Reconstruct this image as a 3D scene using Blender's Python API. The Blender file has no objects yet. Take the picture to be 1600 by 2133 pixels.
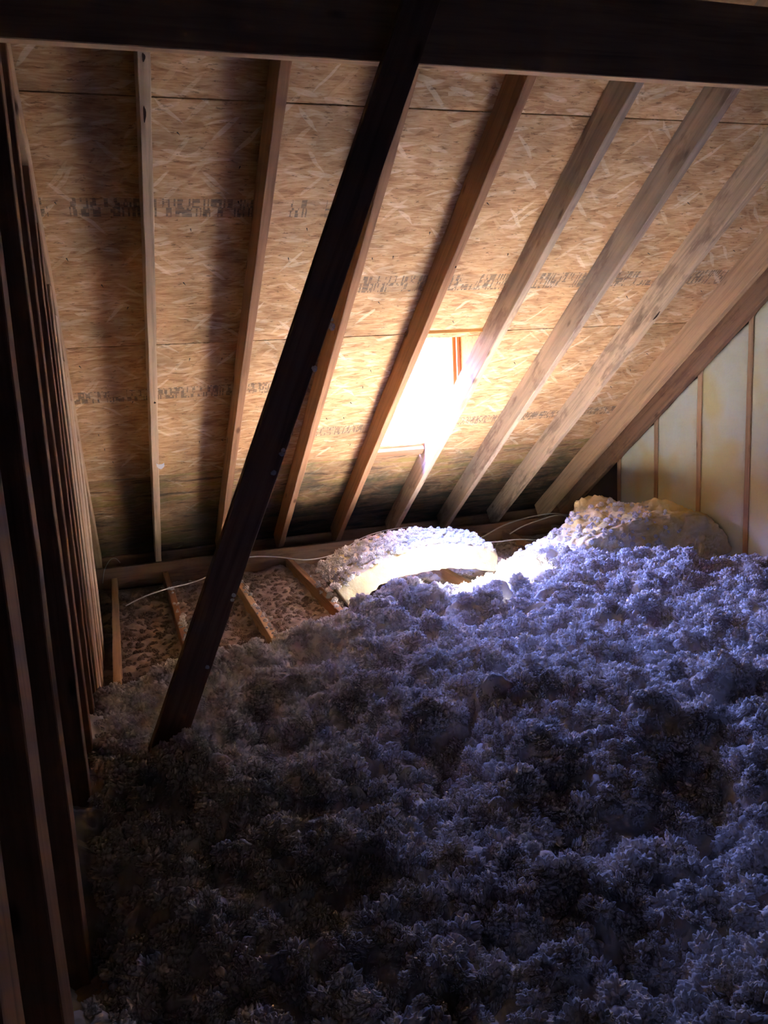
import bpy, bmesh, math, random
import numpy as np
from mathutils import Vector, Matrix

random.seed(7)
RNG = np.random.default_rng(11)
scene = bpy.context.scene
COL = scene.collection
Z0 = 1.42                       # height of the eye above the attic floor; geometry below is written with the eye at z = 0

# ------------------------------------------------------------------ camera, sky, sun, exposure
FPX = 1727.23
CAM_RIGHT = Vector((0.948954, -0.311434, -0.049947))
CAM_DOWN = Vector((-0.102816, -0.155725, -0.982435))
CAM_FWD = Vector((0.298185, 0.937421, -0.179796))
cam_data = bpy.data.cameras.new('camera')
cam_data.sensor_fit = 'HORIZONTAL'
cam_data.sensor_width = 36.0
cam_data.lens = FPX / 1600.0 * 36.0
cam_data.clip_start = 0.02
cam_data.clip_end = 500
cam = bpy.data.objects.new('camera', cam_data)
COL.objects.link(cam)
m3 = Matrix((CAM_RIGHT, -CAM_DOWN, -CAM_FWD)).transposed()
cam.matrix_world = Matrix.Translation((0, 0, Z0)) @ m3.to_4x4()
scene.camera = cam

world = bpy.data.worlds.new('sky')
scene.world = world
world.use_nodes = True
wn = world.node_tree.nodes; wl = world.node_tree.links
wn.clear()
w_out = wn.new('ShaderNodeOutputWorld'); w_bg = wn.new('ShaderNodeBackground')
w_tc = wn.new('ShaderNodeTexCoord'); w_sep = wn.new('ShaderNodeSeparateXYZ'); w_ramp = wn.new('ShaderNodeValToRGB')
wl.new(w_tc.outputs['Generated'], w_sep.inputs[0]); wl.new(w_sep.outputs['Z'], w_ramp.inputs['Fac'])
cr = w_ramp.color_ramp
cr.elements[0].position = 0.0; cr.elements[0].color = (0.042, 0.05, 0.065, 1)    # distant ground; darkened with the low sky to dim the near insulation
cr.elements[1].position = 1.0; cr.elements[1].color = (0.16, 0.30, 1.0, 1)
for p_, c_ in ((.15, (.06, .075, .13)), (.32, (.19, .25, .80)), (.50, (.20, .275, 1.0))):
    e = cr.elements.new(p_); e.color = (*c_, 1)
wl.new(w_ramp.outputs['Color'], w_bg.inputs['Color'])
w_bg.inputs['Strength'].default_value = 320.0
wl.new(w_bg.outputs[0], w_out.inputs['Surface'])

SUN_DIR = Vector((0.10, -1.30, -1.0)).normalized()
sun_data = bpy.data.lights.new('sun', 'SUN')
sun_data.energy = 530.0
sun_data.angle = math.radians(0.6)
sun_data.color = (1.0, 0.97, 0.93)
sun = bpy.data.objects.new('sun', sun_data); COL.objects.link(sun)
sun.rotation_euler = SUN_DIR.to_track_quat('-Z', 'Y').to_euler()
sun.location = (0, 12, 14)

vs = scene.view_settings
vs.view_transform = 'Standard'
try: vs.look = 'None'
except Exception: pass
vs.gamma = 1.0
vs.exposure = 0.36
vs.use_curve_mapping = False
scene.cycles.use_denoising = True
scene.cycles.sample_clamp_indirect = 0.0
scene.cycles.diffuse_bounces = 5
scene.cycles.max_bounces = 8
scene.cycles.use_guiding = False
scene.cycles.adaptive_threshold = 0.06

# ------------------------------------------------------------------ geometry of the roof
AL = 0.62577                    # roof pitch
TA, CA, SA = math.tan(AL), math.cos(AL), math.sin(AL)
H = 2.75166                     # rafter undersides: z = H - TA*y
X1 = 0.16627; SP = 0.4064; T = 0.038; D = 0.14
def zb(y): return H - TA * y                       # rafter underside
def zs(y): return H + D / CA - TA * y              # sheathing underside
def ray(px, py):
    return (CAM_FWD + CAM_RIGHT * ((px - 800) / FPX) + CAM_DOWN * ((py - 1066.5) / FPX))
def onY(px, py, y):
    v = ray(px, py); return v * (y / v.y)

# ------------------------------------------------------------------ helpers
def setp(o, label=None, cat=None, group=None, kind=None):
    if label: o['label'] = label
    if cat: o['category'] = cat
    if group: o['group'] = group
    if kind: o['kind'] = kind
    return o
def empty(name, loc):
    o = bpy.data.objects.new(name, None); o.empty_display_size = 0.1
    o.location = (loc[0], loc[1], loc[2] + Z0); COL.objects.link(o); return o
def attach(o, parent):
    if parent is not None:
        o.parent = parent
        q = parent; M = Matrix.Identity(4)
        while q is not None:
            M = q.matrix_basis @ M; q = q.parent
        o.matrix_basis = M.inverted() @ o.matrix_basis
    return o
def link_mesh(name, me, M, mat, parent=None, color=None, smooth=False):
    o = bpy.data.objects.new(name, me)
    if mat is not None and not me.materials: me.materials.append(mat)
    COL.objects.link(o); o.matrix_basis = M
    if color: o.color = (*color, 1)
    if smooth:
        me.polygons.foreach_set('use_smooth', [True] * len(me.polygons))
    return attach(o, parent)
def mesh_rel(name, verts, faces, mat, parent=None, color=None, smooth=False):
    """verts in eye-relative coordinates; the object's origin goes to the middle of its base"""
    v = np.asarray(verts, float)
    c = np.array([(v[:, 0].min() + v[:, 0].max()) / 2, (v[:, 1].min() + v[:, 1].max()) / 2, v[:, 2].min()])
    me = bpy.data.meshes.new(name)
    me.from_pydata((v - c).tolist(), [], faces); me.update()
    return link_mesh(name, me, Matrix.Translation((c[0], c[1], c[2] + Z0)), mat, parent, color, smooth)
def box_bm(lx, ly, lz, bev=0.002, cuts=0):
    bm = bmesh.new(); bmesh.ops.create_cube(bm, size=1)
    for v in bm.verts: v.co = Vector((v.co.x * lx, v.co.y * ly, v.co.z * lz))
    if bev: bmesh.ops.bevel(bm, geom=bm.edges[:], offset=bev, segments=1, affect='EDGES')
    return bm
def beam(name, A, B, w, d, up, mat, parent=None, color=None, bev=0.0025, wob=0.0):
    """plank from A to B (eye-relative); w across, d along 'up'; local x is the grain"""
    A, B, up = Vector(A), Vector(B), Vector(up)
    ax = (B - A); L = ax.length; ax.normalize()
    ay = up.cross(ax).normalized(); az = ax.cross(ay)
    bm = box_bm(L, w, d, bev)
    if wob:
        n = max(6, int(L / 0.18))
        for k in range(1, n):
            bmesh.ops.bisect_plane(bm, geom=bm.verts[:] + bm.edges[:] + bm.faces[:], plane_co=(-L / 2 + L * k / n, 0, 0), plane_no=(1, 0, 0))
        ph = random.random() * 9
        for v in bm.verts:
            v.co.y += wob * math.sin(v.co.x * 1.7 + ph); v.co.z += wob * 0.6 * math.sin(v.co.x * 2.3 + ph * 2)
            if abs(v.co.y) > w * .3 and abs(v.co.z) > d * .3:
                v.co.y += math.copysign(1, -v.co.y) * 0.0012 * (1 + math.sin(v.co.x * 23 + ph)); 
    me = bpy.data.meshes.new(name); bm.to_mesh(me); bm.free()
    R = Matrix((ax, ay, az)).transposed().to_4x4()
    c = (A + B) / 2
    return link_mesh(name, me, Matrix.Translation((c.x, c.y, c.z + Z0)) @ R, mat, parent, color)
def box(name, lo, hi, mat, parent=None, color=None, bev=0.002):
    lo, hi = Vector(lo), Vector(hi); s = hi - lo; c = (lo + hi) / 2
    bm = box_bm(s.x, s.y, s.z, bev)
    me = bpy.data.meshes.new(name); bm.to_mesh(me); bm.free()
    return link_mesh(name, me, Matrix.Translation((c.x, c.y, c.z + Z0)), mat, parent, color)
def tube(name, pts, r, mat, parent=None, n=8, sub=8):
    P = [Vector(p) for p in pts]
    Q = []
    for i in range(len(P) - 1):                    # Catmull-Rom
        p0, p1, p2, p3 = P[max(i - 1, 0)], P[i], P[i + 1], P[min(i + 2, len(P) - 1)]
        for k in range(sub):
            t = k / sub
            Q.append(0.5 * ((2 * p1) + (p2 - p0) * t + (2 * p0 - 5 * p1 + 4 * p2 - p3) * t * t + (-p0 + 3 * p1 - 3 * p2 + p3) * t ** 3))
    Q.append(P[-1])
    vs_, fs = [], []
    for i, q in enumerate(Q):
        d = (Q[min(i + 1, len(Q) - 1)] - Q[max(i - 1, 0)]).normalized()
        a = d.cross(Vector((0, 0, 1))); a = a.normalized() if a.length > 1e-4 else Vector((1, 0, 0)); b = d.cross(a)
        for k in range(n):
            th = 2 * math.pi * k / n; vs_.append(q + a * (r * 1.5 * math.cos(th)) + b * (r * math.sin(th)))
    for i in range(len(Q) - 1):
        for k in range(n):
            fs.append((i * n + k, i * n + (k + 1) % n, (i + 1) * n + (k + 1) % n, (i + 1) * n + k))
    fs.append(tuple(range(n))[::-1]); fs.append(tuple((len(Q) - 1) * n + k for k in range(n)))
    return mesh_rel(name, [tuple(v) for v in vs_], fs, mat, parent, smooth=True)

# numpy noise
def _hash(ix, iy, iz, seed):
    h = (ix.astype(np.int64) * 374761393 + iy.astype(np.int64) * 668265263 + iz.astype(np.int64) * 2147483647 + seed * 974634777) & 0xffffffff
    h = ((h ^ (h >> 13)) * 1274126177) & 0xffffffff
    h = (h ^ (h >> 16)) & 0xffffffff
    return h.astype(np.float64) / 4294967295.0
def vnoise(x, y, z=None, seed=0):
    x = np.asarray(x, float); y = np.asarray(y, float); z = np.zeros_like(x) if z is None else np.asarray(z, float)
    ix, iy, iz = np.floor(x), np.floor(y), np.floor(z)
    fx, fy, fz = x - ix, y - iy, z - iz
    s = lambda t: t * t * t * (t * (t * 6 - 15) + 10)
    ux, uy, uz = s(fx), s(fy), s(fz); r = 0
    for a in (0, 1):
        for b in (0, 1):
            for c in (0, 1):
                r = r + _hash(ix + a, iy + b, iz + c, seed) * (ux if a else 1 - ux) * (uy if b else 1 - uy) * (uz if c else 1 - uz)
    return r * 2 - 1
def fbm(x, y, z=None, seed=0, o=4):
    r, a, f = 0, 1.0, 1.0
    for k in range(o):
        r = r + a * vnoise(x * f, y * f, None if z is None else z * f, seed + k * 17); a *= .5; f *= 2.03
    return r
def domes(x, y, cell, seed):
    """rounded heaps with sharp creases between them (0..1)"""
    gx, gy = x / cell, y / cell; ix, iy = np.floor(gx), np.floor(gy); best = np.zeros_like(gx); z0 = np.zeros_like(gx)
    for a in (-1, 0, 1):
        for b in (-1, 0, 1):
            cx, cy = ix + a, iy + b
            px, py = cx + _hash(cx, cy, z0, seed), cy + _hash(cx, cy, z0, seed + 1)
            r = .65 + .45 * _hash(cx, cy, z0, seed + 2); hh = .55 + .45 * _hash(cx, cy, z0, seed + 3)
            d = ((gx - px) ** 2 + (gy - py) ** 2) / (r * r)
            best = np.maximum(best, hh * np.maximum(0, 1 - d) ** .75)
    return best
def sstep(a, b, t):
    t = np.clip((t - a) / (b - a), 0, 1); return t * t * (3 - 2 * t)

# ------------------------------------------------------------------ materials
class NT:
    def __init__(self, name):
        self.m = bpy.data.materials.new(name); self.m.use_nodes = True
        self.t = self.m.node_tree; self.t.nodes.clear()
        self.out = self.n('ShaderNodeOutputMaterial'); self.bsdf = self.n('ShaderNodeBsdfPrincipled')
        self.l(self.bsdf.outputs[0], self.out.inputs['Surface'])
        self.bsdf.inputs['Roughness'].default_value = .8
        self.bsdf.inputs['Specular IOR Level'].default_value = .2
    def n(self, t, **kw):
        x = self.t.nodes.new(t)
        for k, v in kw.items(): setattr(x, k, v)
        return x
    def l(self, a, b): self.t.links.new(a, b)
    def put(self, sock, v):
        if hasattr(v, 'is_output') or isinstance(v, bpy.types.NodeSocket): self.l(v, sock)
        else: sock.default_value = v
    def math(self, op, a, b=0.0, c=None, clamp=False):
        x = self.n('ShaderNodeMath', operation=op); x.use_clamp = clamp
        self.put(x.inputs[0], a); self.put(x.inputs[1], b)
        if c is not None: self.put(x.inputs[2], c)
        return x.outputs[0]
    def mix(self, f, a, b, mode='MIX'):
        x = self.n('ShaderNodeMix', data_type='RGBA', blend_type=mode)
        self.put(x.inputs[0], f); 
        for s, v in ((x.inputs[6], a), (x.inputs[7], b)):
            if isinstance(v, bpy.types.NodeSocket): self.l(v, s)
            else: s.default_value = (*v, 1) if len(v) == 3 else v
        return x.outputs[2]
    def mapping(self, vec, loc=(0, 0, 0), rot=(0, 0, 0), scale=(1, 1, 1)):
        x = self.n('ShaderNodeMapping'); self.l(vec, x.inputs[0])
        self.put(x.inputs[1], loc); x.inputs[2].default_value = rot; x.inputs[3].default_value = scale
        return x.outputs[0]
    def noise(self, vec, scale, detail=4, rough=.55, dist=0.0, dim='3D'):
        x = self.n('ShaderNodeTexNoise', noise_dimensions=dim); self.l(vec, x.inputs['Vector']); x.inputs['Scale'].default_value = scale
        x.inputs['Detail'].default_value = detail; x.inputs['Roughness'].default_value = rough; x.inputs['Distortion'].default_value = dist
        return x.outputs[0]
    def voro(self, vec, scale, rnd=1.0, feature='F1', dim='3D'):
        x = self.n('ShaderNodeTexVoronoi', feature=feature, voronoi_dimensions=dim); self.l(vec, x.inputs['Vector']); x.inputs['Scale'].default_value = scale
        x.inputs['Randomness'].default_value = rnd
        return x
    def ramp(self, f, stops, interp='LINEAR'):
        x = self.n('ShaderNodeValToRGB'); self.l(f, x.inputs[0]); c = x.color_ramp; c.interpolation = interp
        while len(c.elements) < len(stops): c.elements.new(.5)
        for e_, (p_, v) in zip(c.elements, stops):
            e_.position = p_; e_.color = (*v, 1) if not isinstance(v, (int, float)) else (v, v, v, 1)
        return x.outputs[0]
    def bump(self, h, strength=.3, dist=.01):
        x = self.n('ShaderNodeBump'); x.inputs['Strength'].default_value = strength; x.inputs['Distance'].default_value = dist
        self.l(h, x.inputs['Height']); self.l(x.outputs[0], self.bsdf.inputs['Normal'])

def wood_mat(name, grey=0.0, mold=0.0):
    k = NT(name)
    tc = k.n('ShaderNodeTexCoord'); oi = k.n('ShaderNodeObjectInfo')
    rv = k.math('MULTIPLY', oi.outputs['Random'], 37.0)
    cmb = k.n('ShaderNodeCombineXYZ'); k.l(rv, cmb.inputs[0]); k.l(rv, cmb.inputs[1]); k.l(rv, cmb.inputs[2])
    base = k.mapping(tc.outputs['Object'], loc=cmb.outputs[0])
    g = k.mapping(base, scale=(1.3, 30, 30))
    n1 = k.noise(g, 2.2, 5, .6, .6)
    rings = k.noise(k.mapping(base, scale=(.35, 9, 9)), 3.0, 3, .5, 1.2)
    tone = k.math('ADD', k.math('MULTIPLY', n1, .55), k.math('MULTIPLY', rings, .45))
    shade = k.ramp(tone, [(.32, .62), (.5, 1.0), (.68, 1.18)])
    col = k.mix(1.0, oi.outputs['Color'], shade, 'MULTIPLY')
    # knots
    kv = k.voro(k.mapping(base, scale=(2.6, 7, 7)), 1.35)
    kn = k.ramp(k.math('ADD', kv.outputs['Distance'], k.math('MULTIPLY', n1, .08)), [(.09, 1.0), (.17, 0.0)])
    col = k.mix(k.math('MULTIPLY', kn, .8), col, (.10, .045, .02))
    # weather and mould patches
    if grey:
        gp = k.ramp(k.noise(k.mapping(base, scale=(.9, 6, 6)), 1.7, 4, .6), [(.38, 0.0), (.66, 1.0)])
        col = k.mix(k.math('MULTIPLY', gp, grey), col, (.21, .19, .17))
        pp = k.ramp(k.noise(k.mapping(base, loc=(5, 2, 1), scale=(2.2, 7, 7)), 1.5, 4, .65), [(.53, 0.0), (.61, 1.0)])
        col = k.mix(k.math('MULTIPLY', pp, .45), col, (.14, .075, .06))
    if mold:
        mp = k.ramp(k.noise(k.mapping(base, loc=(1, 7, 3), scale=(1.6, 5, 5)), 2.2, 5, .7), [(.55, 0.0), (.66, 1.0)])
        col = k.mix(k.math('MULTIPLY', mp, mold), col, (.03, .025, .02))
    k.l(col, k.bsdf.inputs['Base Color'])
    k.bump(k.math('ADD', n1, k.math('MULTIPLY', kn, -.5)), .25, .004)
    return k.m

def osb_mat(name, prints=False, stains=False):
    k = NT(name)
    tc = k.n('ShaderNodeTexCoord'); geo = k.n('ShaderNodeNewGeometry')
    P = tc.outputs['Object']
    warp = k.n('ShaderNodeTexNoise', noise_dimensions='2D'); k.l(P, warp.inputs['Vector']); warp.inputs['Scale'].default_value = 6.0; warp.inputs['Detail'].default_value = 2
    wv = k.n('ShaderNodeVectorMath', operation='MULTIPLY_ADD'); k.l(warp.outputs['Color'], wv.inputs[0]); wv.inputs[1].default_value = (.03, .022, 0); k.l(P, wv.inputs[2])
    Q = wv.outputs[0]
    fine = k.noise(k.mapping(Q, scale=(7, 52, 1)), 2.6, 3, .6, .3, '2D')
    pal = [(0.0, (.25, .114, .044)), (.3, (.44, .24, .104)), (.52, (.555, .345, .168)), (.78, (.655, .455, .25)), (1.0, (.79, .65, .44))]
    col = k.ramp(fine, pal)
    hgt = fine
    for i, (rot, sx, sy, sc, thr, amt) in enumerate([(.05, 5, 22, 1.5, .25, .5), (-.25, 5, 24, 1.5, .45, .55), (.32, 5.5, 26, 1.5, .55, .55), (.95, 6, 44, 1.0, .90, .55), (-.8, 6, 46, 1.0, .88, .5)]):
        mp = k.mapping(k.mapping(Q, loc=(i * 3.1, i * 1.7, 0), rot=(0, 0, rot)), scale=(sx, sy, 1))
        v = k.voro(mp, sc, dim='2D')
        sepc = k.n('ShaderNodeSeparateColor'); k.l(v.outputs['Color'], sepc.inputs[0])
        edge = k.ramp(v.outputs['Distance'], [(.36, 1.0), (.46, 0.0)])
        mask = k.math('MULTIPLY', k.math('GREATER_THAN', sepc.outputs[0], thr), edge)
        tint = k.ramp(k.math('ADD', k.math('MULTIPLY', sepc.outputs[1], .9) if i < 3 else k.math('MULTIPLY_ADD', sepc.outputs[1], .6, .4), k.math('MULTIPLY', k.math('SUBTRACT', fine, .35), .6)), pal)
        col = k.mix(k.math('MULTIPLY', mask, amt), col, tint)
        hgt = k.math('ADD', hgt, k.math('MULTIPLY', mask, k.math('MULTIPLY', sepc.outputs[2], .6)))
    # dark flecks of bark and resin, clouding
    cloud = k.noise(P, 2.6, 3, .65, 0, '2D')
    fl = k.ramp(k.noise(k.mapping(Q, scale=(9, 28, 1)), 2.4, 3, .7, 0, '2D'), [(.29, 1.0), (.38, 0.0)])
    col = k.mix(k.math('MULTIPLY', fl, .6), col, (.095, .044, .018))
    col = k.mix(1.0, col, k.ramp(cloud, [(.28, .70), (.5, 1.0), (.72, 1.16)]), 'MULTIPLY')
    sp = k.n('ShaderNodeSeparateXYZ'); k.l(geo.outputs['Position'], sp.inputs[0]); X, Y = sp.outputs[0], sp.outputs[1]
    G = geo.outputs['Position']
    if prints:                                  # printed bands of small lettering
        left = k.math('LESS_THAN', X, 0.998)
        def band(y0, y1):
            return k.math('MULTIPLY', k.math('GREATER_THAN', Y, y0), k.math('LESS_THAN', Y, y1))
        bl = k.math('MULTIPLY', k.math('ADD', band(3.205, 3.275), band(4.155, 4.230)), left)
        br = k.math('MULTIPLY', k.math('ADD', band(3.548, 3.632), band(4.535, 4.605)), k.math('SUBTRACT', 1.0, left))
        bandm = k.math('ADD', bl, br)
        def cell(sx, sy, off):
            a = k.math('FLOOR', k.math('MULTIPLY', X, sx)); b = k.math('FLOOR', k.math('MULTIPLY', k.math('ADD', Y, off), sy))
            c_ = k.n('ShaderNodeCombineXYZ'); k.l(a, c_.inputs[0]); k.l(b, c_.inputs[1]); c_.inputs[2].default_value = off
            wnz = k.n('ShaderNodeTexWhiteNoise', noise_dimensions='3D'); k.l(c_.outputs[0], wnz.inputs['Vector']); return wnz.outputs['Value']
        strokes = k.math('GREATER_THAN', cell(150, 26, .3), .5)
        gaps = k.math('GREATER_THAN', cell(14, 10, .9), .16)
        rows_ = k.math('GREATER_THAN', cell(120, 75, .5), .22)
        ink = k.math('MULTIPLY', k.math('MULTIPLY', strokes, gaps), k.math('MULTIPLY', rows_, bandm))
        worn = k.ramp(fine, [(.35, .25), (.6, .75)])
        col = k.mix(k.math('MULTIPLY', ink, worn), col, (.055, .050, .045))
        col = k.mix(k.math('MULTIPLY', bandm, .16), col, (.22, .20, .17))
    if stains:                                  # water stains and mould along the eave
        big = k.noise(G, 3.0, 4, .65, 0, '2D'); streak = k.noise(k.mapping(G, scale=(1.1, 8, 1)), 2.2, 4, .65, 0, '2D')
        yy = k.math('ADD', Y, k.math('MULTIPLY', k.math('SUBTRACT', big, .5), .85))
        def yramp(a, b): return k.math('DIVIDE', k.math('SUBTRACT', yy, a), b - a, clamp=True)
        col = k.mix(.30, col, (.17, .105, .06))
        col = k.mix(k.math('MULTIPLY', k.ramp(streak, [(.50, 0.0), (.62, 1.0)]), .55), col, (.32, .27, .06))
        col = k.mix(k.math('MULTIPLY', k.ramp(streak, [(.34, 1.0), (.44, 0.0)]), .7), col, (.06, .04, .03))
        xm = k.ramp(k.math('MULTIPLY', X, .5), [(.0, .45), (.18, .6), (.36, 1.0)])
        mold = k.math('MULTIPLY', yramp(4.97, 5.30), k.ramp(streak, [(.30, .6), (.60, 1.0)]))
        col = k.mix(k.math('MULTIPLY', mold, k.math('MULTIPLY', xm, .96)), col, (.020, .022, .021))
        col = k.mix(k.math('MULTIPLY', k.ramp(big, [(.52, 0.0), (.66, 1.0)]), .30), col, (.12, .13, .085))
    k.l(col, k.bsdf.inputs['Base Color'])
    k.bsdf.inputs['Roughness'].default_value = .72
    k.bump(hgt, .2, .006)
    return k.m

def plain(name, col, rough=.85, spec=.1):
    k = NT(name); k.bsdf.inputs['Base Color'].default_value = (*col, 1)
    k.bsdf.inputs['Roughness'].default_value = rough; k.bsdf.inputs['Specular IOR Level'].default_value = spec
    return k.m
def fibre_mat(name, c1, c2, scale=14, bump=.5, dist=.01, c3=None, glow=0.0):
    k = NT(name); geo = k.n('ShaderNodeNewGeometry')
    n = k.noise(geo.outputs['Position'], scale, 2, .65)
    col = k.mix(k.ramp(n, [(.35, 0.0), (.65, 1.0)]), c1, c2)
    if c3:
        n2 = k.noise(geo.outputs['Position'], scale * .35, 2, .6)
        col = k.mix(k.ramp(n2, [(.5, 0.0), (.62, 1.0)]), col, c3)
    k.l(col, k.bsdf.inputs['Base Color'])
    k.bsdf.inputs['Roughness'].default_value = 1.0; k.bsdf.inputs['Specular IOR Level'].default_value = 0.0
    if bump: k.bump(k.noise(geo.outputs['Position'], scale * 9, 2, .7), bump, dist)
    if glow:                                    # glass fibre lets part of the light through
        df = k.n('ShaderNodeBsdfDiffuse'); tr = k.n('ShaderNodeBsdfTranslucent'); mx = k.n('ShaderNodeMixShader'); mx.inputs[0].default_value = glow
        k.l(col, df.inputs['Color']); k.l(col, tr.inputs['Color']); k.l(df.outputs[0], mx.inputs[1]); k.l(tr.outputs[0], mx.inputs[2]); k.l(mx.outputs[0], k.out.inputs['Surface'])
    return k.m

M_WOOD = wood_mat('lumber')
M_WOODG = wood_mat('lumber_weathered', grey=.6)
M_WOODM = wood_mat('lumber_stained', grey=.25, mold=.35)
M_OSB = osb_mat('strand_board'); M_OSBP = osb_mat('strand_board_printed', prints=True); M_OSBS = osb_mat('strand_board_stained', stains=True)
M_FLUFF = fibre_mat('loose_fill_fibre', (.80, .77, .74), (.73, .69, .64), 22, 0, glow=.3)
M_OLD = fibre_mat('dusty_loose_fill_fibre', (.40, .305, .24), (.27, .20, .155), 16, 0)
M_BATT = fibre_mat('yellow_batt_fibre', (.78, .62, .32), (.74, .66, .44), 9, .5, .006, c3=(.74, .56, .20))
M_BATTG = fibre_mat('pale_yellow_batt_fibre', (.70, .70, .49), (.69, .71, .56), 7, .4, .006, c3=(.70, .63, .32))
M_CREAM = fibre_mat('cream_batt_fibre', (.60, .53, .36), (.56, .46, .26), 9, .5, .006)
M_DRY = plain('plasterboard', (.45, .42, .38))
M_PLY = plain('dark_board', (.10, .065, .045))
M_FELT = plain('roofing_felt', (.03, .03, .03))
M_CABLE = plain('cable_sheath', (.72, .70, .66), .45, .4)
M_CABLEB = plain('cable_sheath_dusty', (.42, .36, .29), .6, .3)
M_PAPER = plain('white_paper', (.82, .83, .85), .7, .2)
M_KNOT = plain('knot_wood', (.045, .028, .02))
M_NAIL = plain('nail_steel', (.06, .05, .045), .5, .5)
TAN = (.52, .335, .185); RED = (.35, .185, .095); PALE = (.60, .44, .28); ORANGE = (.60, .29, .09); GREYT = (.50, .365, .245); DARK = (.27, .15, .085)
UPN = (0, SA, CA)

# ------------------------------------------------------------------ roof sheathing
ceiling = empty('ceiling', (1.5, 2.5, 0)); setp(ceiling, 'tan strand board roof deck sloping down to the eave', kind='structure')
HX0, HX1, HY0, HY1 = X1 + 3 * SP + T, X1 + 4 * SP, 3.914, 4.75
nail_me = None
def osb_panel(xa, xb, ya, yb, hole=False, mat=None):
    th = .011; g = .0015
    xa += g; xb -= g; ya += g; yb -= g
    c = Vector(((xa + xb) / 2, (ya + yb) / 2, zs((ya + yb) / 2)))
    bm = bmesh.new()
    def bxs(x0, x1, y0, y1):
        q = bmesh.ops.create_cube(bm, size=1)['verts']
        for v in q:
            v.co = Vector(((x0 + x1) / 2 - c.x + v.co.x * (x1 - x0), ((y0 + y1) / 2 - c.y + v.co.y * (y1 - y0)) / CA, th / 2 + v.co.z * th))
    if hole:
        # one board with a rectangular cut-out: ring of quads on both faces plus the cut edges
        o = [(xa, ya), (xb, ya), (xb, yb), (xa, yb)]; i_ = [(HX0 - .02, HY0), (HX1 + .02, HY0), (HX1 + .02, HY1), (HX0 - .02, HY1)]
        def mk(p, z): return bm.verts.new((p[0] - c.x, (p[1] - c.y) / CA, z))
        ob, ot = [mk(p, 0) for p in o], [mk(p, th) for p in o]; ib, it = [mk(p, 0) for p in i_], [mk(p, th) for p in i_]
        for a in range(4):
            b = (a + 1) % 4
            bm.faces.new((ob[a], ib[a], ib[b], ob[b])); bm.faces.new((ot[a], ot[b], it[b], it[a]))
            bm.faces.new((ob[a], ob[b], ot[b], ot[a])); bm.faces.new((ib[a], it[a], it[b], ib[b]))
        bmesh.ops.recalc_face_normals(bm, faces=bm.faces[:])
    else:
        bxs(xa, xb, ya, yb)
        bmesh.ops.bevel(bm, geom=bm.edges[:], offset=.0015, segments=1, affect='EDGES')
    me = bpy.data.meshes.new('osb_panel'); bm.to_mesh(me); bm.free()
    ax, ay = Vector((1, 0, 0)), Vector((0, CA, -SA)); az = ax.cross(ay)
    R = Matrix((ax, ay, az)).transposed().to_4x4()
    return link_mesh('osb_panel', me, Matrix.Translation((c.x, c.y, c.z + Z0)) @ R, mat, ceiling)
rows = [-1.70, -.10, .89, 1.88, 2.872, 3.884, 4.852, 5.80]
joints = [[1.2], [2.2], [.998], [2.218], [.998], [.998], [2.218]]
panels = []
XL, XR = -.42, 3.36
for r in range(7):
    xs_ = [XL] + joints[r] + [XR]
    for j in range(len(xs_) - 1):
        panels.append((osb_panel(xs_[j], xs_[j + 1], rows[r], rows[r + 1], hole=(r == 5 and j == 1), mat=[M_OSB, M_OSB, M_OSB, M_OSB, M_OSBP, M_OSBP, M_OSBS][r]), xs_[j], xs_[j + 1], rows[r], rows[r + 1]))
# felt above the boards keeps the roof tight around the opening
def roof_slab(name, xa, xb, ya, yb):
    v = []
    for (x, y) in ((xa, ya), (xb, ya), (xb, yb), (xa, yb)):
        v.append((x, y, zs(y) + .016 / CA)); v.append((x, y, zs(y) + .05 / CA))
    f = [(0, 2, 4, 6), (1, 7, 5, 3), (0, 1, 3, 2), (2, 3, 5, 4), (4, 5, 7, 6), (6, 7, 1, 0)]
    return mesh_rel(name, v, f, M_FELT, ceiling)
XA, XB = HX0 - .03, HX1 + .09
roof_slab('roofing_felt', -.6, XA, -1.9, 6.1); roof_slab('roofing_felt', XB, 3.6, -1.9, 6.1)
roof_slab('roofing_felt', XA, XB, -1.9, HY0 - .01); roof_slab('roofing_felt', XA, XB, HY1 + .15, 6.1)
# nail tips coming through the boards
bmn = bmesh.new(); bmesh.ops.create_cone(bmn, cap_ends=True, segments=6, radius1=.0005, radius2=.0028, depth=.018)
nail_me = bpy.data.meshes.new('nail_tip'); bmn.to_mesh(nail_me); bmn.free(); nail_me.materials.append(M_NAIL)
npl = 0
for po, xa, xb, ya, yb in panels:
    if ya < 2.5 or ya > 4.8: continue
    for row_y in np.arange(ya + .1, yb, .118):
        for x in np.arange(max(xa, -.1) + .05, min(xb, 3.1), .205):
            if random.random() < .6: continue
            xx = x + random.uniform(-.07, .07); y_ = row_y + random.uniform(-.015, .015)
            if any(X1 + k_ * SP - .012 < xx < X1 + k_ * SP + T + .012 for k_ in range(-1, 9)): continue
            if HX0 - .05 < xx < HX1 + .05 and HY0 - .05 < y_ < HY1 + .05: continue
            o = bpy.data.objects.new('nail_tip', nail_me); COL.objects.link(o)
            o.matrix_basis = Matrix.Translation((xx, y_, zs(y_) + Z0 - .006)) @ Matrix.Rotation(-AL + random.uniform(-.3, .3), 4, 'X') @ Matrix.Rotation(random.uniform(-.5, .5), 4, 'Y')
            attach(o, po); npl += 1

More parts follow.
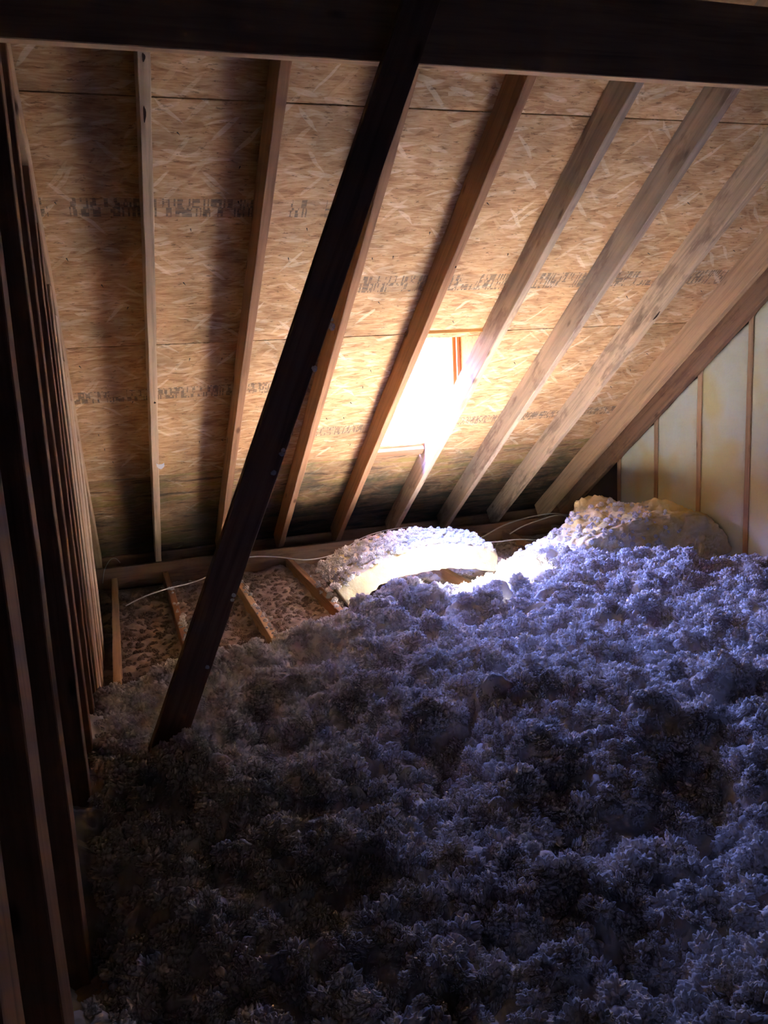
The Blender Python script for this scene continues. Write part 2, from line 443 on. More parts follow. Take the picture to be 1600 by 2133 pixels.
# ------------------------------------------------------------------ walls and floor
floor = box('floor', (-.6, -1.8, -1.46), (3.6, 6.0, -1.42), M_DRY); setp(floor, 'plasterboard between the joists under the insulation', kind='structure')
wb = box('wall_back', (-.6, -1.85, -1.46), (3.6, -1.75, 4.4), M_FELT); setp(wb, 'dark board wall behind the viewer', kind='structure')
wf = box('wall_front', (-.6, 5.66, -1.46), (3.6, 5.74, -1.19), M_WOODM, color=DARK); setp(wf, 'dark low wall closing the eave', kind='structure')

def sloped_panel(name, xa, xb, ya, yb, z0, mat, parent, top=0.0):
    v = [(xa, ya, z0), (xb, ya, z0), (xb, yb, z0), (xa, yb, z0), (xa, ya, zs(ya) + top), (xb, ya, zs(ya) + top), (xb, yb, zs(yb) + top), (xa, yb, zs(yb) + top)]
    f = [(0, 3, 2, 1), (4, 5, 6, 7), (0, 1, 5, 4), (1, 2, 6, 5), (2, 3, 7, 6), (3, 0, 4, 7)]
    return mesh_rel(name, v, f, mat, parent)
# left wall: framing seen edge-on
wall_l = empty('wall_left', (-.3, 2, -1.42)); setp(wall_l, 'partition of closely set studs in deep shade along the left', kind='structure')
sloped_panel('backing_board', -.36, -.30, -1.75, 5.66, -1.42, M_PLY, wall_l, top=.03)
WX = -.165
def lstud(ya, yb, xf=WX, col=RED, dx=.10, zbot=-1.42, mat=M_WOOD):
    top = zb(yb) if xf > -.2 else zs(yb)
    return beam('stud', (xf - dx / 2, (ya + yb) / 2, zbot), (xf - dx / 2, (ya + yb) / 2, top), dx, yb - ya, (0, 1, 0), mat, wall_l, col, wob=.0012)
for ya, yb, xf in ((.15, .24, WX), (.50, .60, WX), (.815, .93, WX), (1.215, 1.335, WX), (1.675, 1.765, WX), (2.235, 2.32, WX), (2.535, 2.605, WX), (2.875, 2.925, WX), (3.07, 3.11, WX)):
    lstud(ya, yb, xf)
yy_ = 3.27
for i, w_ in enumerate((.089, .14, .089, .14, .089, .14, .14, .14, .14)):
    lstud(yy_, yy_ + w_ - .004, WX + .004 * (i % 2), PALE if i % 3 else TAN, dx=.05)
    yy_ += w_
    if yy_ > 4.40: break
box('bottom_plate', (-.30, -1.7, -1.42), (-.162, 1.62, -1.382), M_WOOD, wall_l, TAN)
beam('plate_block', (-.19, 1.60, -1.33), (-.05, 1.70, -1.33), .12, .14, (0, 0, 1), M_WOOD, wall_l, TAN)

# right gable wall
GX = 3.24
wall_r = empty('wall_right', (GX + .05, 3.5, -1.42)); setp(wall_r, 'gable end wall of upright studs under the roof slope', kind='structure')
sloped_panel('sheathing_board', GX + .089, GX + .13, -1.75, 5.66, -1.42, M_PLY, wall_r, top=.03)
stud_y = [4.878 - .4072 * i for i in range(0, 17)]
stud_y[3] = 3.667
for y in stud_y:
    if y < -1.7: continue
    beam('stud', (GX + .0445, y - .019, -1.42), (GX + .0445, y - .019, zs(y)), .089, .038, (0, 1, 0), M_WOOD, wall_r, TAN, wob=.001)
box('bottom_plate', (GX, -1.7, -1.42), (GX + .088, 5.6, -1.384), M_WOOD, wall_r, TAN)

# dormer-like box round the opening in the roof
win = empty('window_1', ((HX0 + HX1) / 2, 4.4, zs(4.4))); setp(win, 'bright roof opening framed with orange boards between two rafters', kind='structure')
CX = HX1 + .06
def cheek(name, xa, xb, ya, yb, ztop, mat, col, zadd=0.0):
    v = [(xa, ya, zs(ya) + zadd), (xb, ya, zs(ya) + zadd), (xb, yb, zs(yb) + zadd), (xa, yb, zs(yb) + zadd), (xa, ya, ztop), (xb, ya, ztop), (xb, yb, ztop), (xa, yb, ztop)]
    f = [(0, 3, 2, 1), (4, 5, 6, 7), (0, 1, 5, 4), (1, 2, 6, 5), (2, 3, 7, 6), (3, 0, 4, 7)]
    return mesh_rel(name, v, f, mat, win, col)
ZT = .27
cheek('cheek_board', CX, CX + .018, HY0 - .05, 4.41, ZT, M_WOOD, ORANGE)
cheek('cheek_board', CX, CX + .018, 4.412, 5.08, ZT, M_WOOD, PALE)  # cheek lengthened to screen the sky, its sunlight put into the pale colour
beam('cheek_stud', (CX - .012, 4.375, zs(4.375) + .012), (CX - .012, 4.375, ZT), .024, .07, (0, 1, 0), M_WOOD, win, ORANGE)
beam('cheek_stud', (CX - .009, 4.30, zs(4.30) + .012), (CX - .009, 4.30, ZT), .018, .02, (0, 1, 0), M_WOOD, win, TAN)
cheek('cheek_board', HX0 - .035, HX0 - .017, HY0 - .05, 4.62, ZT, M_WOOD, ORANGE)
box('header_board', (HX0 - .04, HY0 - .06, ZT), (CX + .03, 4.98, ZT + .03), M_WOOD, win, ORANGE)
box('back_board', (HX0 - .04, HY0 - .05, zs(HY0) + .02), (CX + .03, HY0 - .03, ZT), M_WOOD, win, ORANGE)
beam('sill_board', (HX0, HY1 + .03, zs(HY1 + .03) - .019), (HX1, HY1 + .03, zs(HY1 + .03) - .019), .06, .034, UPN, M_WOOD, win, RED)

pd = bpy.data.lights.new('sky_portal', 'AREA'); pd.shape = 'RECTANGLE'; pd.size = HX1 - HX0 + .1; pd.size_y = (HY1 - HY0) / CA + .1
pd.cycles.is_portal = True                      # only tells the sampler where the sky comes in; gives no light of its own
po_ = bpy.data.objects.new('sky_portal', pd); COL.objects.link(po_)
po_.matrix_world = Matrix.Translation(((HX0 + HX1) / 2, (HY0 + HY1) / 2, zs((HY0 + HY1) / 2) + Z0 + .02)) @ Matrix.Rotation(-AL, 4, 'X')

# ------------------------------------------------------------------ rafters
rafter_spec = [
    (M_WOOD, TAN, 'shaded rafter capping the stud wall at the far left'),
    (M_WOOD, PALE, 'narrow pale rafter seen underside-on with dark knots, first one clear of the left wall'),
    (M_WOOD, RED, 'brown rafter left of the dark diagonal brace, pale underside, shadow on its left'),
    (M_WOOD, RED, 'reddish rafter partly hidden behind the dark diagonal brace'),
    (M_WOOD, RED, 'dark-sided rafter along the left edge of the bright roof opening'),
    (M_WOODG, GREYT, 'rafter along the right edge of the bright roof opening, sunlit white beside it'),
    (M_WOODG, GREYT, 'grey-stained rafter next to the right of the opening, purple-brown patches lower down'),
    (M_WOODM, PALE, 'pale rafter with a dark slit knot, second beyond the opening'),
    (M_WOOD, TAN, 'tan rafter beside the gable rafter, last but one on the right'),
    (M_WOODM, RED, 'shaded end rafter lying against the yellow insulated gable wall'),
]
for i, (mt, colr, lab) in enumerate(rafter_spec):
    k_ = i - 1
    x = X1 + k_ * SP + T / 2
    if i == 0: x = -.185
    if i == 9: x = 3.219
    ya, yb = -1.7, 5.60
    off = D / 2 / CA
    o = beam('rafter', (x, ya, zb(ya) + off), (x, yb, zb(yb) + off), T, D - .001, (0, SA, CA), mt, None, colr, wob=.0015)
    setp(o, lab, 'rafter', 'roof rafters')
    for kf, ky, kx, ka, kb in {1: [('u', 2.75, -.002, .028, .0042), ('u', 2.60, .0, .013, .0045), ('u', 4.0, .004, .007, .005)], 7: [('u', 3.60, -.004, .032, .005)], 4: [('u', 3.3, .012, .006, .003)]}.get(i, []):
        # knots: thin dark ovals let into the timber
        n_k = 14; vk = []; az_ = Vector((0, SA, CA)); al_ = Vector((0, CA, -SA)); c0 = Vector((x, ky, zb(ky)))
        if kf == 'u': c0 += Vector((kx, 0, 0)) - az_ * .0004; e2, nn = Vector((1, 0, 0)), -az_
        else: c0 = Vector((x - T / 2 - .0004, ky, zb(ky))) + az_ * (.05 + kx); e2, nn = az_, Vector((-1, 0, 0))
        for q in range(n_k):
            th = 2 * math.pi * q / n_k; wq = 1 + .18 * math.sin(3 * th + ky)
            vk.append(c0 + al_ * (ka * math.cos(th) * wq) + e2 * (kb * math.sin(th) * wq))
        vk2 = [v + nn * .0012 for v in vk]; fk = [tuple(range(n_k)), tuple(range(2 * n_k - 1, n_k - 1, -1))] + [(q, q + n_k, (q + 1) % n_k + n_k, (q + 1) % n_k) for q in range(n_k)]
        ko = mesh_rel('knot', [tuple(v) for v in vk + vk2], fk, M_KNOT, o); ko['label'] = 'dark oval knot'

# purlin and its brace
o = beam('purlin', (-.30, 2.349, .925), (3.32, 2.349, .920), .038, .235, (0, 0, 1), M_WOOD, None, TAN, wob=.001)
setp(o, 'heavy dark beam crossing the whole top of the view under the rafters', 'beam')
bt = Vector((.850, 2.306, .812)); bb = Vector((.062, 2.47, -1.10))
ax_ = (bt - bb).normalized()
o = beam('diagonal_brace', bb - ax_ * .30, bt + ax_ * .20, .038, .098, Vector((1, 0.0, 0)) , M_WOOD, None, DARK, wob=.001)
setp(o, 'dark diagonal brace running from the top beam down into the loose insulation', 'brace')
# eave board and joists
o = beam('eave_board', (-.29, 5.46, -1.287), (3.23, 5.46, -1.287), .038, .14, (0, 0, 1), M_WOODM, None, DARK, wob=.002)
setp(o, 'long low board along the eave behind the joists', 'board')
jl = ['ceiling joist under the left stud wall, nearly buried in loose insulation', 'ceiling joist crossed by the white cable, left of the brace foot', 'ceiling joist emerging just right of the brace with white tufts on top',
      'reddish ceiling joist by the left end of the sunlit batt, tufts along its top', 'ceiling joist passing under the middle of the sunlit batt', 'ceiling joist under the right half of the sunlit batt',
      'ceiling joist just beyond the right end of the sunlit batt', 'ceiling joist in front of the looped cables near the eave', 'ceiling joist under the yellow insulation heap by the gable']
for i in range(9):
    x = X1 + (i - 1) * SP + .053
    if i == 0: x = -.10
    o = beam('ceiling_joist', (x, -1.6, -1.35), (x, 5.62 if i else 5.43, -1.35), .038, .14, (0, 0, 1), M_WOOD if i < 6 else M_WOODM, None, RED if i % 2 else TAN, wob=.0015)
    setp(o, jl[i], 'joist', 'ceiling joists')

# ------------------------------------------------------------------ batts in the gable wall
def gable_batt(ya, yb, label):
    nu, nv = 14, 60
    V = []; F = []
    z0 = -1.38
    for s_ in (0, 1):
        for j in range(nv + 1):
            for i in range(nu + 1):
                u = i / nu; y = ya + (yb - ya) * u
                zt = zb(y) - .003
                z = z0 + (zt - z0) * j / nv
                V.append((u, y, z, s_))
    A_ = np.array(V); u, y, z, s_ = A_.T
    edge = np.minimum(u, 1 - u) * (yb - ya)
    bul = .014 * (1 - np.exp(-edge / .018)) - .006
    x = np.where(s_ == 0, GX - bul - .006 * fbm(y * 7, z * 5, seed=int(ya * 50) + 90, o=3) * (1 - np.exp(-edge / .03)), GX + .086)
    W_ = np.stack([x, y, z], 1); n1 = (nu + 1) * (nv + 1)
    for j in range(nv):
        for i in range(nu):
            a = j * (nu + 1) + i; F.append((a, a + nu + 1, a + nu + 2, a + 1)); b = a + n1; F.append((b, b + 1, b + nu + 2, b + nu + 1))
    for j in range(nv):
        for i in (0, nu):
            a = j * (nu + 1) + i; q = (a, a + n1, a + n1 + nu + 1, a + nu + 1); F.append(q if i == 0 else q[::-1])
    for i in range(nu):
        for j in (0, nv):
            a = j * (nu + 1) + i; q = (a, a + 1, a + 1 + n1, a + n1); F.append(q if j == 0 else q[::-1])
    o = mesh_rel('insulation_batt', W_, F, M_BATTG, None, smooth=True)
    setp(o, label, 'insulation', 'batts in the gable wall')
gl = ['narrow yellow batt in the gable wall, nearest the eave', 'yellow gable batt second from the eave, lower part in shadow', 'tall yellow gable batt with a shadow curving across its foot', 'yellow gable batt cut by the right edge of the view', ]
ys = [4.878] + [stud_y[1], stud_y[2], stud_y[3], stud_y[4]]
for i in range(4):
    gable_batt(ys[i + 1] + .002, ys[i] - .040, gl[i])

# ------------------------------------------------------------------ loose-fill insulation
YC = np.array([[-.4, 3.05], [0, 3.12], [.5, 3.36], [.85, 3.44], [1.5, 3.64], [2.0, 3.62], [2.8, 3.15], [3.4, 3.0]])
ZM = np.array([[-.4, -1.15], [.1, -1.145], [.55, -1.125], [.85, -1.115], [1.5, -1.06], [2.0, -1.04], [2.8, -.985], [3.4, -.965]])
def hfield(x, y):
    zm = np.interp(x, ZM[:, 0], ZM[:, 1])
    near = sstep(2.6, 1.0, y)
    zm = zm * (1 - .55 * near) + (-1.07) * .55 * near
    yc = np.interp(x, YC[:, 0], YC[:, 1]) + .07 * vnoise(x * 3.1, y * 0 + 3.3, seed=5)
    back = np.interp(x, [0, .9, 1.3, 2.2, 2.6], [-1.355, -1.345, -1.34, -1.35, -1.33])
    t = sstep(yc - .10, yc + .42, y)
    lump = .045 * fbm(x * 2.6, y * 2.6, seed=1, o=2)
    wx, wy = x + .03 * vnoise(x * 9, y * 9, seed=41), y + .03 * vnoise(x * 9, y * 9, seed=42)
    bil = .10 * domes(wx, wy, .19, 2) - .06 + .065 * domes(wx, wy, .088, 12) - .04 + .022 * domes(wx, wy, .045, 32) - .012 + .015 * domes(x, y, .026, 22) - .01
    fine = .004 * vnoise(x * 95, y * 95, seed=6)
    amp = (1 - .65 * t)
    z = zm * (1 - t) + back * t + (lump + bil) * amp + fine
    # hollow with a bare joist showing, mound at the foot of the brace, hollow by the wall
    z = z - .20 * np.exp(-(((x - .66) / .10) ** 2 + ((y - 3.12) / .17) ** 2))
    z = z + .075 * np.exp(-(((x - .16) / .12) ** 2 + ((y - 2.28) / .17) ** 2))
    z = z - .16 * np.exp(-(((x + .15) / .13) ** 2 + ((y - 1.75) / .30) ** 2))
    z = z + .06 * np.exp(-(((x - 1.62) / .07) ** 2 + ((y - 3.22) / .06) ** 2))
    return z
def grid(x0, x1, y0, y1, step):
    nx, ny = int((x1 - x0) / step) + 1, int((y1 - y0) / step) + 1
    gx, gy = np.meshgrid(np.linspace(x0, x1, nx), np.linspace(y0, y1, ny))
    gz = hfield(gx, gy)
    V = np.stack([gx.ravel(), gy.ravel(), gz.ravel()], 1)
    idx = np.arange(nx * ny).reshape(ny, nx)
    F = np.stack([idx[:-1, :-1].ravel(), idx[:-1, 1:].ravel(), idx[1:, 1:].ravel(), idx[1:, :-1].ravel()], 1)
    return V, F
def np_mesh(name, V, F):
    me = bpy.data.meshes.new(name)
    me.vertices.add(len(V)); me.vertices.foreach_set('co', np.ascontiguousarray(V, dtype=np.float32).ravel())
    me.loops.add(F.size); me.loops.foreach_set('vertex_index', np.ascontiguousarray(F, dtype=np.int32).ravel())
    me.polygons.add(len(F)); me.polygons.foreach_set('loop_start', np.arange(0, F.size, 4, dtype=np.int32))
    me.polygons.foreach_set('use_smooth', np.ones(len(F), dtype=bool))
    me.update(calc_edges=True); me.validate()
    return me

# node group: tufted clumps on the loose vertices of a mesh
def clump_group(mat, variants=7):
    ng = bpy.data.node_groups.new('tufted_clumps', 'GeometryNodeTree')
    ng.interface.new_socket('Geometry', in_out='INPUT', socket_type='NodeSocketGeometry')
    ng.interface.new_socket('Geometry', in_out='OUTPUT', socket_type='NodeSocketGeometry')
    N, L = ng.nodes, ng.links
    gi, go = N.new('NodeGroupInput'), N.new('NodeGroupOutput')
    join = N.new('GeometryNodeJoinGeometry')
    def mth(op, a, b, c=None):
        x = N.new('ShaderNodeMath'); x.operation = op
        for s_, v in zip(x.inputs, (a, b, c)):
            if v is None: continue
            if isinstance(v, (int, float)): s_.default_value = v
            else: L.new(v, s_)
        return x.outputs[0]
    for k in range(variants):
        ico = N.new('GeometryNodeMeshIcoSphere'); ico.inputs['Subdivisions'].default_value = 5; ico.inputs['Radius'].default_value = 1
        pos = N.new('GeometryNodeInputPosition')
        add = N.new('ShaderNodeVectorMath'); add.operation = 'ADD'; add.inputs[1].default_value = (k * 7.3, k * 3.1, -k * 5.7); L.new(pos.outputs[0], add.inputs[0])
        def nz(scale, detail, rough=.6):
            x = N.new('ShaderNodeTexNoise'); L.new(add.outputs[0], x.inputs['Vector']); x.inputs['Scale'].default_value = scale; x.inputs['Detail'].default_value = detail; x.inputs['Roughness'].default_value = rough
            return x.outputs[0]
        vo = N.new('ShaderNodeTexVoronoi'); vo.feature = 'SMOOTH_F1'; L.new(add.outputs[0], vo.inputs['Vector']); vo.inputs['Scale'].default_value = 2.8
        big = mth('MULTIPLY', mth('SUBTRACT', nz(1.1, 1), .5), .9)
        nod = mth('MULTIPLY', mth('SUBTRACT', .22, mth('MULTIPLY', vo.outputs['Distance'], vo.outputs['Distance'])), 1.7)
        tuft = mth('MULTIPLY', mth('POWER', mth('MAXIMUM', mth('SUBTRACT', nz(4.5, 2), .5), 0.0), 1.5), 2.2)
        fine = mth('MULTIPLY', mth('SUBTRACT', nz(9, 2), .5), .18)
        tot = mth('ADD', mth('ADD', big, nod), mth('ADD', tuft, fine))
        sc = N.new('ShaderNodeVectorMath'); sc.operation = 'SCALE'; L.new(pos.outputs[0], sc.inputs[0]); L.new(tot, sc.inputs['Scale'])
        sp_ = N.new('GeometryNodeSetPosition'); L.new(ico.outputs[0], sp_.inputs['Geometry']); L.new(sc.outputs[0], sp_.inputs['Offset'])
        sm = N.new('GeometryNodeSetShadeSmooth'); L.new(sp_.outputs[0], sm.inputs[0])
        ma = N.new('GeometryNodeSetMaterial'); ma.inputs['Material'].default_value = mat; L.new(sm.outputs[0], ma.inputs[0])
        g2 = N.new('GeometryNodeGeometryToInstance'); L.new(ma.outputs[0], g2.inputs[0])
        L.new(g2.outputs[0], join.inputs[0])
    # points are the vertices that belong to no face
    sel = N.new('GeometryNodeInputNamedAttribute'); sel.data_type = 'BOOLEAN'; sel.inputs['Name'].default_value = 'clump'
    rot = N.new('GeometryNodeInputNamedAttribute'); rot.data_type = 'FLOAT_VECTOR'; rot.inputs['Name'].default_value = 'clump_rot'
    scl = N.new('GeometryNodeInputNamedAttribute'); scl.data_type = 'FLOAT_VECTOR'; scl.inputs['Name'].default_value = 'clump_scale'
    idx = N.new('GeometryNodeInputNamedAttribute'); idx.data_type = 'INT'; idx.inputs['Name'].default_value = 'clump_kind'
    iop = N.new('GeometryNodeInstanceOnPoints')
    L.new(gi.outputs[0], iop.inputs['Points']); L.new(sel.outputs[0], iop.inputs['Selection']); L.new(join.outputs[0], iop.inputs['Instance'])
    iop.inputs['Pick Instance'].default_value = True
    L.new(idx.outputs[0], iop.inputs['Instance Index']); L.new(rot.outputs[0], iop.inputs['Rotation']); L.new(scl.outputs[0], iop.inputs['Scale'])
    j2 = N.new('GeometryNodeJoinGeometry'); L.new(iop.outputs[0], j2.inputs[0]); L.new(gi.outputs[0], j2.inputs[0])
    L.new(j2.outputs[0], go.inputs[0])
    return ng
NG = {m_.name: clump_group(m_) for m_ in (M_FLUFF, M_OLD)}

def fluff_object(name, V, F, pts, sizes, label, mat=None):
    mat = mat or M_FLUFF
    """V,F: faces (may be empty); pts: clump positions with radii"""
    n0 = len(V); n1 = len(pts)
    allv = np.concatenate([V, pts]) if n0 else np.asarray(pts)
    c = np.array([(allv[:, 0].min() + allv[:, 0].max()) / 2, (allv[:, 1].min() + allv[:, 1].max()) / 2, allv[:, 2].min()])
    me = bpy.data.meshes.new(name)
    me.vertices.add(n0 + n1); me.vertices.foreach_set('co', np.ascontiguousarray(allv - c, dtype=np.float32).ravel())
    if len(F):
        me.loops.add(F.size); me.loops.foreach_set('vertex_index', np.ascontiguousarray(F, dtype=np.int32).ravel())
        me.polygons.add(len(F)); me.polygons.foreach_set('loop_start', np.arange(0, F.size, 4, dtype=np.int32))
        me.polygons.foreach_set('use_smooth', np.ones(len(F), dtype=bool))
    me.update(calc_edges=True)
    a = me.attributes.new('clump', 'BOOLEAN', 'POINT'); a.data.foreach_set('value', np.concatenate([np.zeros(n0, bool), np.ones(n1, bool)]))
    a = me.attributes.new('clump_rot', 'FLOAT_VECTOR', 'POINT'); a.data.foreach_set('vector', (RNG.random((n0 + n1, 3)) * 6.283).astype(np.float32).ravel())
    s_ = np.zeros((n0 + n1, 3)); s_[n0:] = np.asarray(sizes)[:, None] * (0.7 + .6 * RNG.random((n1, 3)))
    a = me.attributes.new('clump_scale', 'FLOAT_VECTOR', 'POINT'); a.data.foreach_set('vector', s_.astype(np.float32).ravel())
    a = me.attributes.new('clump_kind', 'INT', 'POINT'); a.data.foreach_set('value', RNG.integers(0, 7, n0 + n1).astype(np.int32))
    o = link_mesh(name, me, Matrix.Translation((c[0], c[1], c[2] + Z0)), mat)
    md = o.modifiers.new('tufted_clumps', 'NODES'); md.node_group = NG[mat.name]
    setp(o, label, 'insulation', kind='stuff')
    return o
Vg, Fg = grid(-.295, 3.236, -1.0, 5.43, .0095)
fc = Vg[Fg].mean(1)
def is_bay(x, y): return (y > np.interp(x, YC[:, 0], YC[:, 1]) + .30 + .06 * vnoise(x * 9, y * 9, seed=77)) & (x < np.where(y > 4.35, 3.0, 1.22))
old = is_bay(fc[:, 0], fc[:, 1])
def sub(V, F):
    u, inv = np.unique(F, return_inverse=True); return V[u], inv.reshape(F.shape)
npt = 24000
px_ = RNG.uniform(-.155, 3.22, npt); py_ = RNG.uniform(.75, 5.35, npt)
yc_ = np.interp(px_, YC[:, 0], YC[:, 1])
beyond = py_ > yc_ + .3
keep = ~beyond | (RNG.random(npt) < .5)
jx = np.array([X1 + (i - 1) * SP + .053 for i in range(1, 9)])          # nothing on the bare joist tops beyond the crest
keep &= ~((np.abs(px_[:, None] - jx[None]).min(1) < .034) & beyond)
px_, py_, beyond = px_[keep], py_[keep], beyond[keep]
sz = np.where(beyond, RNG.uniform(.006, .014, len(px_)), .008 + .020 * RNG.random(len(px_)) ** 1.8)
pts = np.stack([px_, py_, hfield(px_, py_) - sz * .1], 1)
ob = is_bay(px_, py_)
fluff_object('loose_fill_insulation', *sub(Vg, Fg[~old]), pts[~ob], sz[~ob], 'deep white loose-fill insulation heaped over the attic floor')
o = fluff_object('dusty_loose_fill', *sub(Vg, Fg[old]), pts[ob], sz[ob], 'old brownish loose fill lying low between the bare joists behind the brace', M_OLD)

# ------------------------------------------------------------------ batts lying on the joists
def slab_mesh(path, width_dir, W_, thick, seed, nu=70, nw=26, nt=8, rough=.010, tilt=0.0):
    """a soft batt: follows 'path' (function u->point, up vector), width W_ along width_dir, thickness along up"""
    us = np.linspace(0, 1, nu); P = []; 
    shell = []
    # cross-section loop
    loop = []
    for i in range(nw): loop.append((-.5 + i / nw, .5))
    for i in range(nt): loop.append((.5, .5 - i / nt))
    for i in range(nw): loop.append((.5 - i / nw, -.5))
    for i in range(nt): loop.append((-.5, -.5 + i / nt))
    loop = np.array(loop); nl = len(loop)
    V = []
    for u in us:
        c_, up_ = path(u); c_ = np.array(c_); up_ = np.array(up_, float); up_ /= np.linalg.norm(up_)
        wd = np.array(width_dir, float)
        sh = 1.0
        V.append(c_[None] + wd[None] * (loop[:, :1] * W_ + loop[:, 1:] * tilt) + up_[None] * loop[:, 1:] * thick)
    V = np.array(V)                                     # nu, nl, 3
    cen = V.mean(1, keepdims=True)
    # round the corners and roughen
    d_ = V - cen
    f1 = fbm(V[..., 0] * 9, V[..., 1] * 9, V[..., 2] * 9, seed=seed, o=3)
    f2 = fbm(V[..., 0] * 42, V[..., 1] * 42, V[..., 2] * 42, seed=seed + 50, o=1)
    cor = (np.abs(loop[:, 0]) * 2) ** 8 * (np.abs(loop[:, 1]) * 2) ** 4
    V = cen + d_ * (1 - .07 * cor[None, :, None]) 
    nrm = d_ / (np.linalg.norm(d_, axis=2, keepdims=True) + 1e-6)
    V = V + nrm * (rough * f1 + rough * .8 * f2)[..., None]
    F = []
    for a in range(nu - 1):
        for b in range(nl):
            b2 = (b + 1) % nl; F.append((a * nl + b, a * nl + b2, (a + 1) * nl + b2, (a + 1) * nl + b))
    Vl = V.reshape(-1, 3).tolist()
    for a, flip in ((0, 1), (nu - 1, 0)):
        Vl.append(V[a].mean(0).tolist()); ci = len(Vl) - 1
        for b in range(nl):
            b2 = (b + 1) % nl; q = (a * nl + b, a * nl + b2, ci); F.append(q[::-1] if flip else q)
    return Vl, F
def spline(pts):
    pts = np.array(pts, float)
    def f(u):
        t = u * (len(pts) - 1); i = min(int(t), len(pts) - 2); fr = t - i
        p0, p1, p2, p3 = pts[max(i - 1, 0)], pts[i], pts[i + 1], pts[min(i + 2, len(pts) - 1)]
        return .5 * (2 * p1 + (p2 - p0) * fr + (2 * p0 - 5 * p1 + 4 * p2 - p3) * fr ** 2 + (-p0 + 3 * p1 - 3 * p2 + p3) * fr ** 3)
    return f
def batt(name, pts, up0, wdir, W_, th, seed, mat, label, **kw):
    f = spline(pts); wd = np.array(wdir, float); wd /= np.linalg.norm(wd)
    def path(u):
        a, b = f(max(u - .02, 0)), f(min(u + .02, 1)); tang = (b - a) / np.linalg.norm(b - a)
        up_ = np.cross(tang, wd); up_ = up_ if np.dot(up_, up0) > 0 else -up_
        return f(u), up_
    V, F = slab_mesh(path, wd, W_, th, seed, **kw)
    o = mesh_rel(name, V, F, mat, None, smooth=True)
    setp(o, label, 'insulation')
    return np.array(V), o
# arched sunlit batt: centreline of the slab
bp = [(1.08, 4.42, -1.25), (1.22, 4.43, -1.175), (1.40, 4.44, -1.12), (1.60, 4.45, -1.10), (1.82, 4.47, -1.12), (2.04, 4.50, -1.17)]
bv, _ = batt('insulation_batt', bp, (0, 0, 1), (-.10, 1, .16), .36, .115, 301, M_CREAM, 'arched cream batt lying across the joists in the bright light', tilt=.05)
# heap by the gable: a folded batt in front, a peaked torn one behind
h1 = [(2.08, 3.96, -1.26), (2.26, 3.97, -1.19), (2.44, 3.99, -1.105), (2.60, 4.0, -1.055), (2.80, 4.0, -1.035), (3.00, 3.98, -1.04), (3.09, 3.96, -1.10), (3.14, 3.95, -1.20)]
h1v, _ = batt('insulation_batt', h1, (0, 0, 1), (.05, 1, .05), .40, .25, 411, M_BATT, 'yellow batt dusted with white tufts, slumped in front of the gable wall', rough=.024, nu=110, nw=44, nt=26)
h2 = [(2.58, 4.40, -1.24), (2.66, 4.41, -1.11), (2.76, 4.42, -.985), (2.88, 4.43, -.995), (3.03, 4.43, -1.10)]
h2v, _ = batt('insulation_batt', h2, (0, 0, 1), (.1, 1, 0), .30, .12, 521, M_BATT, 'torn peaked yellow batt behind the tuft-covered one near the eave', rough=.03, nu=50)
h3 = [(2.98, 4.62, -1.2), (3.04, 4.63, -1.08), (3.10, 4.64, -.99), (3.14, 4.66, -.98)]
# tufts lying on the batts, joists, brace
def top_pts(V, n, zmin_n, sel, r0, r1):
    idx = RNG.choice(np.nonzero(sel)[0], n); p_ = V[idx] + RNG.normal(0, .006, (n, 3)); return p_, RNG.uniform(r0, r1, n)
tops, szs = [], []
cz = np.array([np.interp(v[0], [q[0] for q in bp], [q[2] for q in bp]) for v in bv]); cy = np.array([np.interp(v[0], [q[0] for q in bp], [q[1] for q in bp]) for v in bv])
s_top = (bv[:, 2] > cz + .035) & (bv[:, 1] > cy - .17)
p_, r_ = top_pts(bv, 700, 0, s_top, .006, .016); tops.append(p_); szs.append(r_)
fluff_object('loose_fill_tufts', np.zeros((0, 3)), np.zeros((0, 4), int), np.concatenate(tops), np.concatenate(szs), 'white loose-fill tufts scattered over the arched sunlit batt')
cz = np.array([np.interp(v[0], [q[0] for q in h1], [q[2] for q in h1]) for v in h1v]); cy = np.array([np.interp(v[0], [q[0] for q in h1], [q[1] for q in h1]) for v in h1v])
s1 = ((h1v[:, 2] > cz + .03) | (h1v[:, 1] < cy - .17)) & (h1v[:, 0] < 2.82 + .06 * RNG.standard_normal(len(h1v)))
p_, r_ = top_pts(h1v, 420, 0, s1, .005, .014)
fluff_object('loose_fill_tufts', np.zeros((0, 3)), np.zeros((0, 4), int), p_, r_, 'white tufts covering the slumped yellow batt by the gable')
jp, jr = [], []
for i, x in enumerate(jx[:4]):
    n = 34
    y = np.clip(RNG.normal(4.1, .42, n), 3.6, 5.1)
    jp.append(np.stack([x + RNG.normal(.008, .011, n), y, np.full(n, -1.277)], 1)); jr.append(RNG.uniform(.004, .012, n))
fluff_object('loose_fill_tufts', np.zeros((0, 3)), np.zeros((0, 4), int), np.concatenate(jp), np.concatenate(jr), 'small white tufts caught along the tops of the bare joists')
bq = []
for (qx, qy) in ((690, 665), (692, 680), (655, 768), (590, 938), (587, 946), (570, 985), (487, 1240), (484, 1250), (432, 1390)):
    bq.append(tuple(onY(qx, qy, 2.36)))
fluff_object('loose_fill_tufts', np.zeros((0, 3)), np.zeros((0, 4), int), np.array(bq), RNG.uniform(.004, .008, len(bq)), 'tiny white tufts stuck to the right edge of the diagonal brace')

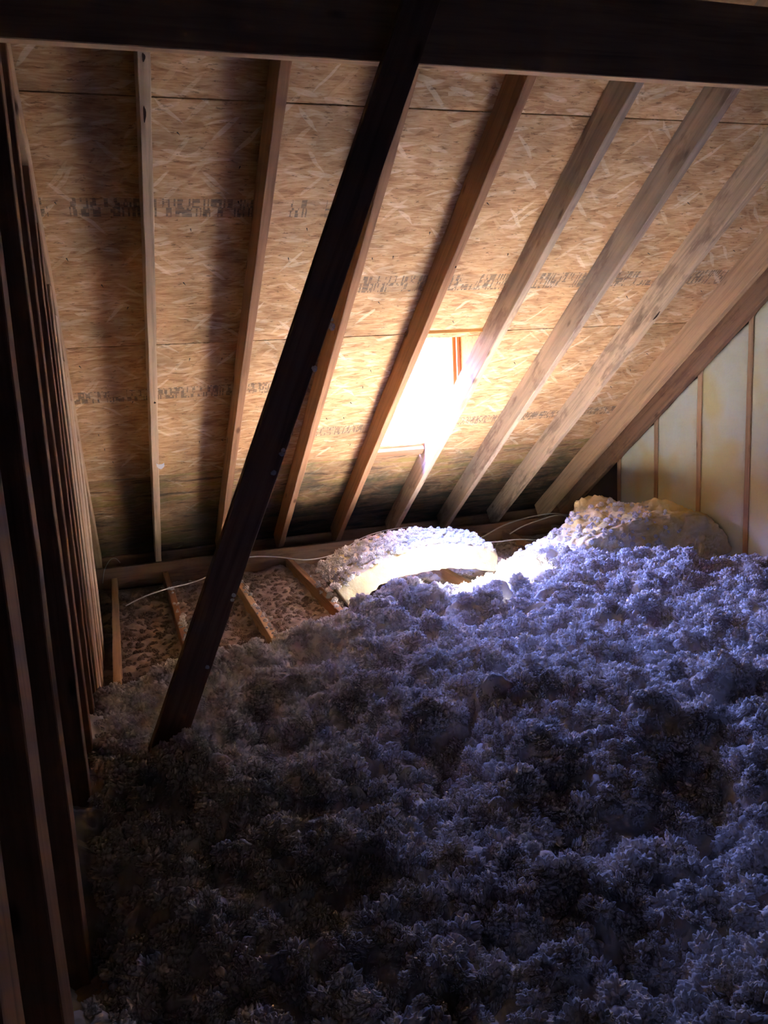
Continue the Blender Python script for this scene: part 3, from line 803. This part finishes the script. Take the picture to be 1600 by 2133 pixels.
# ------------------------------------------------------------------ cables, paper tag
def cable(pxy, label, mat=M_CABLE, r=.0034):
    pts = [tuple(onY(a, b, y)) for a, b, y in pxy]
    o = tube('electric_cable', pts, r, mat); setp(o, label, 'cable', 'electric cables near the eave')
cable([(262, 1262, 4.75), (300, 1243, 4.78), (350, 1226, 4.85), (395, 1215, 4.9), (432, 1201, 4.95), (470, 1176, 5.0), (515, 1161, 5.05), (575, 1160, 5.08), (640, 1166, 5.1), (700, 1153, 5.12), (760, 1118, 5.15), (830, 1100, 5.18), (880, 1101, 5.2), (930, 1118, 5.2)],
      'long white cable running behind the diagonal brace toward the arched batt')
cable([(214, 1215, 5.25), (217, 1190, 5.28), (228, 1168, 5.3), (240, 1163, 5.3), (250, 1172, 5.32)], 'thin cable loop standing up beside the far end of the stud wall', M_CABLEB, .002)
cable([(975, 1136, 5.05), (1010, 1116, 5.05), (1050, 1094, 5.08), (1100, 1078, 5.1), (1150, 1070, 5.1), (1190, 1075, 5.12), (1215, 1090, 5.15)], 'upper pale cable arching by the eave left of the yellow heap', M_CABLEB, .004)
cable([(1062, 1112, 4.95), (1090, 1096, 4.95), (1125, 1083, 4.98), (1165, 1073, 5.0), (1200, 1082, 5.0)], 'short cable branching below the arching one near the yellow heap', M_CABLEB, .004)
cable([(1000, 1130, 4.85), (1040, 1128, 4.85), (1075, 1124, 4.87), (1120, 1126, 4.9), (1160, 1140, 4.9)], 'low pale cable just right of the arched batt', M_CABLE, .0035)
tg = onY(332, 970, 4.47); tg = Vector((tg.x + .005, 4.452, tg.z))
tv = []; tf = []
for j in range(4):
    for i in range(7):
        u, v_ = i / 6 - .5, j / 3 - .5
        x = tg.x + u * .040; z = tg.z + v_ * .026 * (1 - .7 * abs(u)) + .010 * u * u * 4 - .004
        for s_ in (0, 1):
            pass
        tv.append((x, tg.y - .004 * math.cos(u * 5) + .006 * v_, z))
n_ = len(tv); tv += [(a, b + .0008, c_) for a, b, c_ in tv]
for j in range(3):
    for i in range(6):
        a = j * 7 + i; tf.append((a, a + 1, a + 8, a + 7)); tf.append((a + n_, a + n_ + 7, a + n_ + 8, a + n_ + 1))
o = mesh_rel('paper_tag', tv, tf, M_PAPER, None, smooth=True); setp(o, 'tiny curled white paper tag stuck on the first clear rafter', 'tag')
print('nails', npl)
